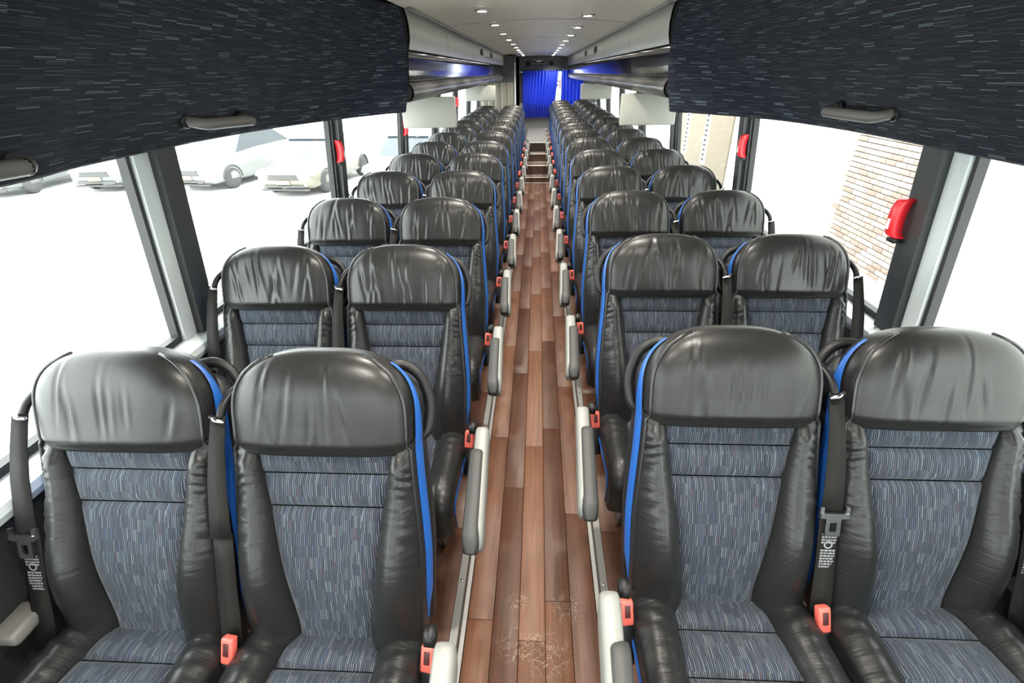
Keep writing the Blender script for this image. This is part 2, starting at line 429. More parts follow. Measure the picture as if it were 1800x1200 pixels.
tag(rb.build('roof', M['black']), kind='structure')
for y in sy[3:-1]:
    MB().grid(lambda u, v: (.643 * (2 * u - 1), y - .007 + .014 * v, ceil_z(.643 * (2 * u - 1)) - 2.05 - .0015), 16, 1).build('ceiling_joint', M['frame_dark'], ce)
for s in (-1, 1):
    MB().box(min(s * .645, s * .670), max(s * .645, s * .670), 2.98, 12.95, 2.034 - 2.05, 2.05 - 2.05, .005).build('ceiling_edge_strip', M['plastic_mid'], ce)

# short grey ledges on the side walls beside the first window seats
for i, s in enumerate((-1, 1)):
    y1 = .72 if s < 0 else .88
    lg = MB().box(min(s * 1.235, s * 1.304), max(s * 1.235, s * 1.304), y1 - .10, y1, .55, .59, .012).build('trim_%d' % (40 + i), M['plastic_mid']); tag(lg, kind='structure')

# front end: dash, header and windscreen
fw = empty('wall_front', (0, -2.4, 0)); tag(fw, kind='structure')
MB().box(-1.42, 1.42, -.12, 0, -.1, 1.22).build('lower_panel', M['wall_dark'], fw)
MB().prism([(.0005, .05), (.0005, 1.20), (.42, 1.14), (.50, 1.05), (.45, .05)], 'x', -1.28, 1.28).build('dashboard', M['wall_dark'], fw)
MB().box(-1.42, 1.42, -.12, 0, 2.02, 2.2).build('header', M['frame_dark'], fw)
MB().box(-1.40, 1.40, -.07, -.064, 1.2205, 2.0195).build('pane', M['glass'], fw)
for x in (-1.42, 1.30): MB().box(x, x + .12, -.12, -.0005, 1.2205, 2.0195).build('windscreen_post', M['frame_dark'], fw)

# rear wall with opening for the rear window
rw = empty('wall_rear', (0, 13.05, 0)); tag(rw, kind='structure')
MB().box(-1.4, 1.4, 0, .12, 1.75, 2.2).build('header', M['frame_dark'], rw)
MB().box(-1.4, 1.4, 0, .12, -.1, 1.10).build('lower_panel', M['monitor'], rw)
MB().box(-1.4, -.33, 0, .12, 1.1005, 1.7495).build('side_panel', M['frame_dark'], rw)
MB().box(1.03, 1.4, 0, .12, 1.1005, 1.7495).build('side_panel', M['frame_dark'], rw)
MB().box(-.33, 1.03, .06, .066, 1.1005, 1.7495).build('pane', M['glass'], rw)
for x in (-.24, .30):
    MB().lathe([(.001, -.006), (.05, -.006), (.055, 0)], x, 0, 1.92, 20, 'y').build('speaker_grille', M['black'], rw)

# ------------------------------------------------------------------ front overhead fabric panels
def interp(t, pts):
    for (a, p), (b, q) in zip(pts, pts[1:]):
        if t <= b: 
            k_ = (t - a) / (b - a); return tuple(x + (y - x) * k_ for x, y in zip(p, q))
    return pts[-1][1]
def smooth_path(pts, n):
    out = []
    m_ = len(pts)
    for i in range(m_ - 1):
        p0, p1, p2, p3 = [Vector(pts[max(0, min(m_ - 1, i + d))]) for d in (-1, 0, 1, 2)]
        for j in range(n):
            t = j / n
            out.append(.5 * ((2 * p1) + (p2 - p0) * t + (2 * p0 - 5 * p1 + 4 * p2 - p3) * t * t + (3 * p1 - p0 - 3 * p2 + p3) * t ** 3))
    out.append(Vector(pts[-1])); return out
LB = [(-1.13, -2.38, 1.545), (-1.14, .2, 1.55), (-1.165, 1.047, 1.553), (-1.205, 1.29, 1.553), (-1.225, 1.58, 1.553), (-1.228, 1.88, 1.553), (-1.195, 2.21, 1.553), (-1.12, 2.50, 1.554), (-1.02, 2.735, 1.556), (-.885, 2.90, 1.562), (-.735, 3.0, 1.568)]
RBp = [(1.15, -2.38, 1.53), (1.16, .2, 1.53), (1.20, 1.15, 1.53), (1.215, 1.45, 1.53), (1.225, 1.75, 1.53), (1.235, 2.05, 1.53), (1.20, 2.38, 1.531), (1.145, 2.60, 1.533), (1.03, 2.79, 1.537), (.89, 2.92, 1.543), (.725, 3.0, 1.551)]
TX = [(-2.4, .80), (1.0, .86), (1.8, .90), (2.3, .88), (2.7, .80), (2.9, .745), (3.0, .715)]
for s, pts, nm in ((-1, LB, 'left'), (1, RBp, 'right')):
    bp = smooth_path(pts, 6); n = len(bp)
    al = [0]
    for a, b in zip(bp, bp[1:]): al.append(al[-1] + (b - a).length)
    root = empty('overhead_fabric_panel', (0, 1.0, 1.55))
    tag(root, 'dark navy striped fabric panel overhead, above the %s' % ('parked cars' if s < 0 else 'brick building side windows'), 'fabric panel', 'front overhead fabric panels')
    g = MB(); NZ = 14
    def prof(i, t):
        b = bp[i]; xt = interp(b.y, [(a, (x,)) for a, x in TX])[0]
        x = abs(b.x) + (xt - abs(b.x)) * (t ** 1.25) - .032 * sin(pi * t)
        z = b.z + (2.06 - b.z) * t
        return (s * x, b.y - 1.0, z - 1.55)
    vs, uvs = [], []
    for j in range(NZ + 1):
        for i in range(n): vs.append(prof(i, j / NZ)); uvs.append((al[i], j / NZ * .56))
    fs = [(j * n + i, j * n + i + 1, (j + 1) * n + i + 1, (j + 1) * n + i) for j in range(NZ) for i in range(n - 1)]
    g.add(vs, fs, uvs)
    g.build('fabric_face', M['overhead'], root)
    # soffit return from the lower edge out to the wall head
    u = MB(); vs = []; uvs = []
    for i in range(n):
        b = bp[i]
        vs += [(b.x, b.y - 1, b.z - 1.55), (b.x + s * .006, b.y - 1 , b.z - 1.55 - .006), (s * max(abs(b.x) + .02, 1.215), b.y - 1, 1.575 - 1.55), (s * max(abs(b.x) + .02, 1.21), b.y - 1, 1.60 - 1.55)]
        uvs += [(al[i], -.01 * q) for q in range(4)]
    u.add(vs, [(i * 4 + q, i * 4 + q + 1, i * 4 + 5 + q, i * 4 + 4 + q) for i in range(n - 1) for q in range(3)], uvs)
    u.build('soffit', M['overhead'], root)
    # end closing face
    e = MB(); vs = [prof(n - 1, j / NZ) for j in range(NZ + 1)]; vs = [(p[0], p[1] + .0, p[2]) for p in vs] + [(s * 1.2, 2.0, 2.06 - 1.55), (s * 1.2, 2.0, 1.575 - 1.55)]
    e.add(vs, [tuple(range(len(vs)))], None, False); e.build('end_panel', M['shell'], root)

def grab_rail(p0, p1, inward, label, drop=.0):
    p0, p1 = Vector(p0), Vector(p1); d = (p1 - p0); L = d.length; d.normalize()
    iv = Vector(inward)
    o = empty('grab_rail', tuple(p0)); tag(o, label, 'grab handle', 'overhead grab handles')
    pts = []
    for t, k_ in ((0, -.15), (0, .3), (.02, .75), (.07, 1), (.15, 1.08), (.5, 1.12), (.85, 1.08), (.93, 1), (.98, .75), (1, .3), (1, -.15)):
        pts.append(d * (L * t) + iv * .055 * k_ + Vector((0, 0, -.012 * min(1, max(k_, 0)))))
    pts = smooth_path(pts, 3)
    MB().tube(pts, [.016 + .003 * sin(pi * i / (len(pts) - 1)) for i in range(len(pts))], 12).build('grip', M['grip'], o)
    for q in (0, 1):
        b = d * (L * q)
        MB().lathe([(.001, .012), (.02, .010), (.025, 0), (.025, -.01)], 0, 0, 0, 16, 'x').build('mount', M['plastic_black'], o, tuple(b)).rotation_euler = (0, 0, atan2(iv.y, iv.x))
    mid = pts[int(len(pts) * .66)]
    MB().tube([mid - d * .004, mid + d * .004], .0193, 12).build('joint_ring', M['plastic_black'], o)
grab_rail((-1.18, 1.75, 1.625), (-1.165, 2.06, 1.615), (1, 0, 0), 'grey overhead grab handle above the window facing the three parked cars')
grab_rail((1.175, 1.83, 1.61), (1.155, 2.13, 1.612), (-1, 0, 0), 'grey overhead grab handle on the brick building side')
grab_rail((-1.135, .76, 1.612), (-1.145, 1.07, 1.602), (1, 0, 0), 'grey overhead grab handle nearest the front, cropped by the photo edge')

# ------------------------------------------------------------------ luggage bins
ORD = ['first', 'second', 'third', 'fourth', 'fifth', 'sixth', 'seventh', 'eighth', 'ninth', 'tenth', 'eleventh', 'twelfth', 'thirteenth', 'fourteenth', 'fifteenth']
def strip(poly, y0, y1, s, thick=None):
    g = MB(); vs = []; 
    for x, z in poly: vs += [(s * x, y0, z), (s * x, y1, z)]
    fs = [(2 * i, 2 * i + 1, 2 * i + 3, 2 * i + 2) for i in range(len(poly) - 1)]
    g.add(vs, fs, None, True); return g
UP = [(.69, 2.05), (.678, 2.01), (.672, 1.96), (.674, 1.91), (.684, 1.866)]
DR = [(.694, 1.862), (.690, 1.855), (.693, 1.82), (.697, 1.77), (.699, 1.725), (.703, 1.715), (.72, 1.712)]
RO = [(.715, 1.711), (.696, 1.700), (.684, 1.682), (.680, 1.662), (.684, 1.640), (.700, 1.620), (.725, 1.611), (.76, 1.608)]
UN = [(.76, 1.608), (.95, 1.603), (1.19, 1.600)]
for s, ends in ((-1, [3.005, 4.25, 5.9, 7.55, 9.2, 10.95]), (1, [3.005, 4.25, 5.9, 7.55, 9.2, 10.95, 12.95])):
    for i in range(len(ends) - 1):
        y0, y1 = ends[i], ends[i + 1]; L = y1 - y0
        o = empty('luggage_bin', (0, y0, 0))
        tag(o, 'glossy black overhead luggage bin, %s from the front on the %s side' % (ORD[i], 'parked cars' if s < 0 else 'brick building'), 'luggage bin', 'overhead luggage bins')
        strip(UP, .004, L - .004, s).build('upper_panel', M['bin_upper'], o)
        strip(DR, .005, L - .005, s).build('door', M['bin_door'], o)
        strip(RO, .0, L, s).build('lower_roll', M['bin_roll'], o)
        un = strip(UN, .0, L, s).build('underside', M['plastic_mid'], o)
        full = UP + DR[:-1] + RO[1:] + [(1.19, 1.60), (1.08, 2.05)]
        inner = [(x + .012, z) for x, z in UP + DR[:-1] + RO[1:]] + [(1.18, 1.605), (1.08, 2.04)]
        MB().prism([(s * x, z) for x, z in inner], 'y', .001, L - .001).build('carcass', M['black'], o)
        for q in (L * .3, L * .7):
            sp = MB().lathe([(.001, -.006), (.028, -.006), (.034, .003)], s * .98, q, 1.601, 14).build('reading_light', M['plastic_light'], o)
        if i == 2 or i == 3:
            for q in ((.82,) if i == 2 else (.5,)):
                MB().grid(lambda u, v: (s * (.667 - .003 * (1 - v)), q + 0.17 * cos(2 * pi * u) * v, 1.965 + .036 * sin(2 * pi * u) * v), 20, 2, cu=True).build('vent', M['black'], o)

# downlights
for s, y0, who in ((-1, 3.45, 'parked cars'), (1, 3.88, 'brick building')):
    for i in range(-4, 10):
        y = y0 + i * .985; x = s * .328; z = ceil_z(x)
        if y > 12.9: continue
        o = empty('ceiling_downlight', (x, y, z)); tag(o, 'small round downlight, %s in the row near the %s' % (ORD[i] + ' from the front bin' if i >= 0 else ORD[-i - 1] + ' ahead of the bins', who), 'ceiling light', 'ceiling downlights')
        MB().lathe([(.052, -.001), (.050, -.006), (.034, -.009), (.028, -.004)], 0, 0, 0, 20).build('trim_ring', M['chrome'], o)
        MB().lathe([(.001, -.0085), (.020, -.008), (.027, -.0062)], 0, 0, -.0035, 16).build('lens', M['lens'], o)
        ld = bpy.data.lights.new('downlight_lamp', 'SPOT'); ld.energy = LAMP_W; ld.color = (1, .93, .82); ld.spot_size = radians(125); ld.spot_blend = .9; ld.shadow_soft_size = .03
        lo = bpy.data.objects.new('downlight_lamp', ld); C.objects.link(lo); lo.parent = o; lo.location = (0, 0, -.03)

# monitors under the bins (we see their backs)
for s, y, w_ in ((-1, 4.2, 'first'), (1, 4.2, 'first'), (-1, 7.6, 'second'), (1, 7.6, 'second')):
    xo = (.85 if y < 5 else .80) * s
    o = empty('video_monitor', (xo, y, 1.6)); tag(o, 'light grey flip-down monitor back under bin, %s from front on %s side' % (w_, 'parked cars' if s < 0 else 'brick building'), 'monitor', 'flip-down video monitors')
    zb = 1.372 - 1.6 if y < 5 else 1.405 - 1.6
    MB().box(-.212, .212, -.018, .022, zb, -.004, .010).build('back_cover', M['monitor'], o)
    MB().box(-.195, .195, .0225, .026, zb + .02, -.02, .001).build('screen', M['bin_door'], o)
    MB().box(-.10, .10, -.03, .03, -.004, .006, .002).build('hinge_mount', M['plastic_dark'], o)

# emergency window release handles
def release(x, y, z, label):
    s = 1 if x > 0 else -1
    o = empty('emergency_handle', (x, y, z)); tag(o, label, 'emergency handle', 'red emergency window handles')
    g = MB(); pts = [(s * .016, 0, -.066), (-s * .004, 0, -.056), (-s * .014, 0, -.02), (-s * .014, 0, .028), (-s * .004, 0, .060), (s * .016, 0, .068)]
    pts = smooth_path(pts, 4); vs = []; fs = []
    for p in pts:
        for dy, dx in ((-.017, .004), (-.013, -.006), (.013, -.006), (.017, .004), (.017, .034), (-.017, .034)): vs.append((p[0] + s * dx, dy, p[2]))
    m_ = len(pts); fs = [(j * 6 + q, j * 6 + (q + 1) % 6, (j + 1) * 6 + (q + 1) % 6, (j + 1) * 6 + q) for j in range(m_ - 1) for q in range(6)]
    g.add(vs, fs + [tuple(range(6))[::-1], tuple((m_ - 1) * 6 + q for q in range(6))]); g.build('lever', M['redgrip'], o)
    MB().box(min(-s * .0225, -s * .019), max(-s * .0225, -s * .019), -.006, .008, -.035, .0, .0008).build('warning_label', M['white'], o)
    MB().box(min(s * .004, s * .034), max(s * .004, s * .034), -.02, .02, -.082, -.0665, .002).build('bracket', M['plastic_black'], o)
release(1.232, 1.728, 1.29, 'red emergency window handle on the front pillar, brick building side')
release(-1.255, 3.275, 1.325, 'red emergency window handle on second pillar, facing the parked cars')
release(-1.26, 5.045, 1.30, 'red emergency window handle beside first monitor, parked cars side')
release(-1.255, 8.44, 1.36, 'red emergency window handle beside second monitor, parked cars side')
release(1.255, 3.27, 1.33, 'red emergency window handle on second pillar, brick building side')

# ------------------------------------------------------------------ coach seat
RT = .33; RL = sqrt(1 + RT * RT); SN, CS = RT / RL, 1 / RL
ZJ = .525 - .05        # junction height above the platform top (platform z = .05 under legs)
VH, VG1, VG2, VT = .482, .412, .328, .712
def B(u, v, n): return (u, v * SN - n * CS, ZJ + v * CS + n * SN)
def halfw(v):
    if v < 0: v = 0
    w = .222 + .004 * sin(pi * min(v / .4, 1)) - .012 * max(0, (v - .2) / .28) if v < .48 else .213
    return w
def panel_half(v): return .093 + .070 * max(0, min(1, v / VH)) ** 1.05
def sstep(a, b, x):
    t = max(0, min(1, (x - a) / (b - a))); return t * t * (3 - 2 * t)
def lumbar(v): return .018 * exp(-((v - .17) / .13) ** 2)

def band(v0, v1, pillow, inset=.004):
    """one quilted band of the fabric back panel"""
    g = MB(); nu, nv = 20, max(6, int((v1 - v0) / .012))
    def P(a, b):
        v = v0 + (v1 - v0) * b; s = 2 * a - 1
        e = min(b, 1 - b) * (v1 - v0); eu = (1 - abs(s)) * panel_half(v)
        n = lumbar(v) + pillow * (1 - exp(-e / .008)) * (1 - exp(-eu / .010)) - .006
        return B(s * (panel_half(v) + .003), v, n)
    g.grid(P, nu, nv, uv=lambda a, b, p: (p[0] + .5, v0 + (v1 - v0) * b))
    return g
def bolster(side):
    g = MB()
    def P(a, b):
        v = -.06 + (VH + .012 + .06) * b; up = panel_half(v) - .002; w = halfw(v)
        vv = max(0, v)
        hb = (.027 + .042 * exp(-((vv - .14) / .18) ** 2)) * (1 - .75 * sstep(VH - .05, VH + .005, vv))
        if a <= .72:
            t = a / .72
            u = up + (w - up) * t
            n = lumbar(v) * (1 - t) - .007 + (hb + .007) * (sin(pi * min(1, t ** .8 * .93)) ** .75)
            n += (.0026 * sin(v * 150 + 5 * sin(v * 31) + 8 * t) + .0020 * sin(v * 283 + 3 * sin(v * 57) + t * 6)) * sstep(.30, .85, t) * sstep(.10, .36, v)
        else:
            t = (a - .72) / .28
            u = w + .005 * sin(pi * t * .6); nb = -.007 + (hb + .007) * (sin(pi * .93) ** .75)
            n = nb - t * (nb + .052)
        return B(side * u, v, n)
    g.grid(P, 30, 84, uv=lambda a, b, p: (a * .14 * side + 3.1 * (side > 0), .52 * b))
    return g
HV1, HW = .540, .214
def head_w(v):
    w0 = HW - .003 * sstep(.50, VH, v)
    q = max(0, (v - HV1) / (VT - HV1)); return w0 * max(0, 1 - q ** 2.7) ** (1 / 2.7)
def head_d(v):
    base = .078
    lo = sstep(VH - .014, VH + .018, v); base *= .80 + .20 * lo
    q = max(0, (v - .60) / (VT - .60)); return base * max(0, 1 - q ** 2.4) ** (1 / 2.4)
def head_c(v): return -.036
def sgnpow(x, e): return (abs(x) ** e) * (1 if x >= 0 else -1)
def head_pt(v, phi, off=0):
    w, d = head_w(v), head_d(v)
    e = 2 / 3.2
    return B(sgnpow(cos(phi), e) * (w + off), v, head_c(v) + sgnpow(sin(phi), e) * (d + off))
def headrest(seed, amp, nf):
    rr = random.Random(seed); folds = []
    for i in range(nf):
        folds.append((rr.uniform(-.15, .15), rr.uniform(-.45, .45), rr.uniform(.5, 1), rr.uniform(.005, .008), rr.uniform(.53, .62), rr.uniform(.035, .075)))
    NF, NB, NV = 90, 22, 34
    angs = []
    for i in range(NF):      # even in u across the front face
        u = 1 - 2 * (i + .5) / NF
        angs.append(math.acos(sgnpow(u, 3.2 / 2)))
    angs = angs + [pi + pi * (i + .5) / NB for i in range(NB)]
    vs_, uvs = [], []
    vlist = []
    for j in range(NV + 1):
        t = j / NV
        if t < .25: v = VH - .014 + .05 * (t / .25)
        else: v = VH + .036 + (VT - .0006 - VH - .036) * sin((t - .25) / .75 * pi / 2)
        vlist.append(v)
    for v in vlist:
        for a in angs:
            x, y, z = head_pt(v, a)
            if a < pi:
                dn = 0; uu = x
                for (c, sl, am, sg, vc, vw) in folds:
                    cen = c + sl * (v - .58) * .5
                    win = exp(-((v - vc) / vw) ** 2)
                    q = (uu - cen) / sg
                    dn += amp * am * win * (-exp(-q * q) + .75 * exp(-(q - 1.9) ** 2))
                edge = sstep(0, .035, head_w(v) - abs(x)) * sstep(VH - .01, VH + .03, v)
                dn *= edge; 
                y -= dn * CS; z += dn * SN
            vs_.append((x, y, z)); uvs.append((x * .35 + 5, v * .35))
    n = len(angs)
    fs = [(j * n + i, j * n + (i + 1) % n, (j + 1) * n + (i + 1) % n, (j + 1) * n + i) for j in range(NV) for i in range(n)]
    fs.append(tuple(NV * n + i for i in range(n))); fs.append(tuple(range(n))[::-1])
    g = MB(); g.add(vs_, fs, uvs); return g

def cushion_path(s):
    """(y, z, ny, nz) along the cushion from the rear to the front roll, s in metres"""
    z0 = ZJ - .035; L1, R = .355, .075
    if s <= L1:
        return .03 - s, z0 + .045 * (s / L1) ** .8 - .028 * exp(-(s / .028) ** 2), 0, 1
    z1 = z0 + .045; y1 = .03 - L1
    a = (s - L1) / R
    if a <= pi / 2: return y1 - R * sin(a), z1 - R + R * cos(a), -sin(a), cos(a)
    d = s - L1 - R * pi / 2
    return y1 - R + d * .15, z1 - R - d, -1, 0
SL = .355 + .075 * pi / 2 + .085
def seat_half(s): return .112 + .030 * min(1, s / .38)
def seat_band(s0, s1, pillow):
    g = MB()
    def P(a, b):
        s = s0 + (s1 - s0) * b; q = 2 * a - 1; y, z, ny, nz = cushion_path(s)
        e = min(b, 1 - b) * (s1 - s0); eu = (1 - abs(q)) * seat_half(s)
        n = pillow * (1 - exp(-e / .008)) * (1 - exp(-eu / .010)) - .006
        return (q * (seat_half(s) + .003), y + ny * n, z + nz * n)
    g.grid(P, 18, max(6, int((s1 - s0) / .014)), uv=lambda a, b, p: (p[0] + 1.5, s0 + (s1 - s0) * b))
    return g
def seat_bolster(side):
    g = MB()
    def P(a, b):
        s = SL * b; y, z, ny, nz = cushion_path(s); up = seat_half(s) - .002; w = .228
        hb = .030 + .012 * exp(-((s - .12) / .1) ** 2) - .02 * sstep(.3, .5, s)
        pinch = 1 - .10 * exp(-((s - .0) / .05) ** 2); w *= pinch
        if a < .7:
            t = a / .7; u = up + (w - up) * t
            n = -.007 + (hb + .007) * (sin(pi * min(1, t ** .85 * .90)) ** .8)
            n += .0040 * sin(s * 150 + t * 6) * exp(-((s - .09) / .08) ** 2) * sstep(.1, .5, t)
        else:
            t = (a - .7) / .3; u = w + .006 * sin(pi * t * .7)
            nb = -.007 + (hb + .007) * (sin(pi * .90) ** .8); n = nb - t * (nb + .05)
        return (side * u, y + ny * n, z + nz * n)
    g.grid(P, 24, 44, uv=lambda a, b, p: (a * .15 * side + 7, SL * b))
    return g

seat_meshes = {}
def seat_parts(bank, aisle):
    """mesh list for a seat; bank -1 = parked cars side (aisle towards +x), +1 = brick side; (name, mesh, parent key, key)"""
    key = (bank, aisle)
    if key in seat_meshes: return seat_meshes[key]
    a = -bank      # x direction of the aisle
    out = []
    def add(name, mb, mt, key=None, par=None, label=None): out.append((name, mb.mesh(name, mt) if isinstance(mb, MB) else mb, key, par, label))
    sh = shared
    for nm in ('bolster_a', 'bolster_b'): out.append(('bolster', sh[nm], None, None, None))
    for nm in ('band0', 'band1', 'band2'): out.append(('back_panel', sh[nm], None, None, None))
    out.append(('back_shell', sh['shell'], None, None, None))
    for nm in ('stripe_a', 'stripe_b'): out.append(('side_stripe', sh[nm], None, None, 'bright blue side stripe'))
    for nm in ('piping_a', 'piping_b'): out.append(('piping', sh[nm], None, None, None))
    for nm in ('sband0', 'sband1', 'sband2'): out.append(('seat_panel', sh[nm], None, None, None))
    for nm in ('sbolster_a', 'sbolster_b'): out.append(('seat_bolster', sh[nm], None, None, None))
    out.append(('cushion_base', sh['cbase'], None, None, None))
    for nm in ('sstripe_a', 'sstripe_b'): out.append(('seat_stripe', sh[nm], None, None, 'bright blue cushion stripe'))
    out.append(('seat_frame', sh['frame'], None, None, None))
    for nm in ('leg0', 'leg1'): out.append(('leg', sh[nm], None, None, None))
    # grab loop behind the shoulder on the aisle side
    loop = smooth_path([B(a * .12, .650, -.105), B(a * .165, .655, -.118), B(a * .205, .630, -.122), B(a * .228, .585, -.118), B(a * .236, .54, -.110), B(a * .228, .49, -.095), B(a * .20, .47, -.09)], 5)
    add('grab_handle', MB().tube(loop, .0135, 10), M['plastic_black'])
    # belt guide at the window-side shoulder, hanging webbing, tongue, lower webbing and buckle
    b = -a
    gd = MB()
    gd.tube(smooth_path([B(b * .175, .635, -.080), B(b * .202, .628, -.060), B(b * .224, .605, -.030), B(b * .234, .578, -.004), B(b * .238, .552, .008)], 4), [.005 + .005 * min(1, i / 8) for i in range(17)], 10)
    add('belt_guide', gd, M['plastic_black'], 'guide')
    add('guide_tip', MB().tube([B(b * .256, .557, .014), B(b * .239, .549, .022), B(b * .222, .544, .018)], .0055, 8), M['chrome'], None, 'guide', 'chrome tip of belt guide')
    def webbing(path, w0, th=.0022):
        g = MB(); vs = []
        for (u, v, n, tw, *ww) in path:
            w = ww[0] if ww else w0
            for su in (-1, 1):
                for sn in (-1, 1):
                    vs.append(B(u + su * w / 2 * cos(tw), v, n + su * w / 2 * sin(tw) + sn * th / 2))
        m_ = len(path); fs = []
        for i in range(m_ - 1):
            o = i * 4; p = o + 4
            fs += [(o, o + 2, p + 2, p), (o + 1, p + 1, p + 3, o + 3), (o, p, p + 1, o + 1), (o + 2, o + 3, p + 3, p + 2)]
        fs += [(0, 1, 3, 2), (m_ * 4 - 4, m_ * 4 - 2, m_ * 4 - 1, m_ * 4 - 3)]
        g.add(vs, fs, None, True); return g
    up = [(b * .238, .555, .014, b * .5, .030), (b * .241, .48, .028, b * .3, .034), (b * .243, .40, .038, b * .2, .040), (b * .244, .32, .042, b * .1, .046), (b * .244, .262, .044, b * .1, .048)]
    add('belt_strap', webbing(up, .042), M['belt'], 'belt')
    tg = MB()
    c0 = (b * .244, .250, .053)
    def plate(u0, u1, v0, v1, n0, n1):
        vs = [B(c0[0] + u, c0[1] + v, c0[2] + n) for n in (n0, n1) for (u, v) in ((u0, v0), (u1, v0), (u1, v1), (u0, v1))]
        tg.add(vs, [(0, 3, 2, 1), (4, 5, 6, 7), (0, 1, 5, 4), (1, 2, 6, 5), (2, 3, 7, 6), (3, 0, 4, 7)], None, False)
    plate(-.033, .033, .000, .014, -.004, .006)
    plate(-.035, -.026, .014, .030, -.003, .005); plate(.026, .035, .014, .030, -.003, .005)
    plate(-.018, -.008, -.048, .0, -.002, .003); plate(.008, .018, -.048, .0, -.002, .003); plate(-.008, .008, -.048, -.036, -.002, .003); plate(-.008, .008, -.012, .0, -.002, .003)
    add('belt_tongue', tg, M['chrome'], None, 'belt', 'bright metal tongue')
    low = [(b * .244, .27, .038, b * .1), (b * .244, .20, .040, b * .1), (b * .244, .12, .044, b * .1), (b * .243, .05, .046, b * .2), (b * .242, -.05, .05, b * .3)]
    add('lower_belt', webbing(low, .046), M['belt'], 'low')
    lb = MB(); c0 = (b * .244, .155, .0455)
    def lab(u0, u1, v0, v1, n0, n1, g):
        vs = [B(c0[0] + u, c0[1] + v, c0[2] + n) for n in (n0, n1) for (u, v) in ((u0, v0), (u1, v0), (u1, v1), (u0, v1))]
        g.add(vs, [(0, 3, 2, 1), (4, 5, 6, 7), (0, 1, 5, 4), (1, 2, 6, 5), (2, 3, 7, 6), (3, 0, 4, 7)], None, False)
    # printed webbing label: pale ring and rows of print
    rr = random.Random(3)
    for i in range(11):
        v = -.045 + i * .0075 + (.0 if i < 7 else .014)
        if v > .06: break
        x = -.017
        while x < .015:
            L = rr.uniform(.003, .009); lab(x, min(x + L, .018), v, v + .0042, 0, .0009, lb); x += L + .002
    for i in range(12):
        t0, t1 = i * pi / 6, (i + 1) * pi / 6
        vs = [B(c0[0] + r_ * cos(t), c0[1] + .018 + r_ * sin(t), c0[2] + .0009) for r_, t in ((.007, t0), (.011, t0), (.011, t1), (.007, t1))]
        lb.add(vs, [(0, 1, 2, 3)], None, False)
    add('belt_label', lb, M['label'], None, 'low', 'pale print on the webbing')
    # buckle on the aisle side
    bk = MB().box(-.016, .016, -.011, .011, -.033, .033, .005).mesh('buckle', M['red'])
    out.append(('buckle', bk, 'buckle', None, 'red seat belt buckle'))
    out.append(('buckle_slot', MB().box(-.007, .007, -.0135, -.0105, -.010, .022, .001).mesh('buckle_slot', M['red_dark']), None, 'buckle', None))
    out.append(('buckle_stalk', MB().box(-.014, .014, -.008, .008, -.14, -.0335, .003).mesh('buckle_stalk', M['plastic_black']), None, 'buckle', None))
    if aisle:
        # folding armrest: light shell with dark pad
        arm = MB(); secs = 22; L = .50
        def armpt(t, w, h0, h1, nn=14):
            return None
        def A(aa, bb, w, zt, zb_, y0, y1, endr, du=0):
            ph = 2 * pi * aa; t = bb
            y = y0 + (y1 - y0) * t
            e0 = min(1, t / endr); e1 = min(1, (1 - t) / endr)
            sc = sqrt(max(0, 1 - (1 - e0) ** 2)) * sqrt(max(0, 1 - (1 - e1) ** 2)); sc = max(sc, .02)
            zc_ = (zt + zb_) / 2 - .055 * (-.11 - y) / .475; hz = (zt - zb_) / 2 * (.35 + .65 * sc)
            uc = a * (.303 + du + .020 * (-.11 - y) / .475)
            return (uc + w / 2 * sgnpow(cos(ph), .55) * (.5 + .5 * sc), y, zc_ + hz * sgnpow(sin(ph), .55) * sc)
        arm.grid(lambda p, q: A(p, q, .052, .130 + ZJ, .030 + ZJ, -.11, -.575, .09, .008), 20, 26, cu=True)
        add('armrest', arm, M['plastic_light'], 'arm')
        pad = MB()
        pad.grid(lambda p, q: A(p, q, .050, .138 + ZJ, .058 + ZJ, -.225, -.60, .10, -.004), 20, 22, cu=True)
        add('arm_pad', pad, M['plastic_dark'], None, 'arm', 'dark grey armrest pad')
        piv = MB().lathe([(.001, -.014), (.022, -.012), (.024, .012), (.001, .014)], a * .272, -.10, ZJ + .085, 16, 'x')
        add('arm_pivot', piv, M['plastic_black'], None, 'arm')
    seat_meshes[key] = out
    return out

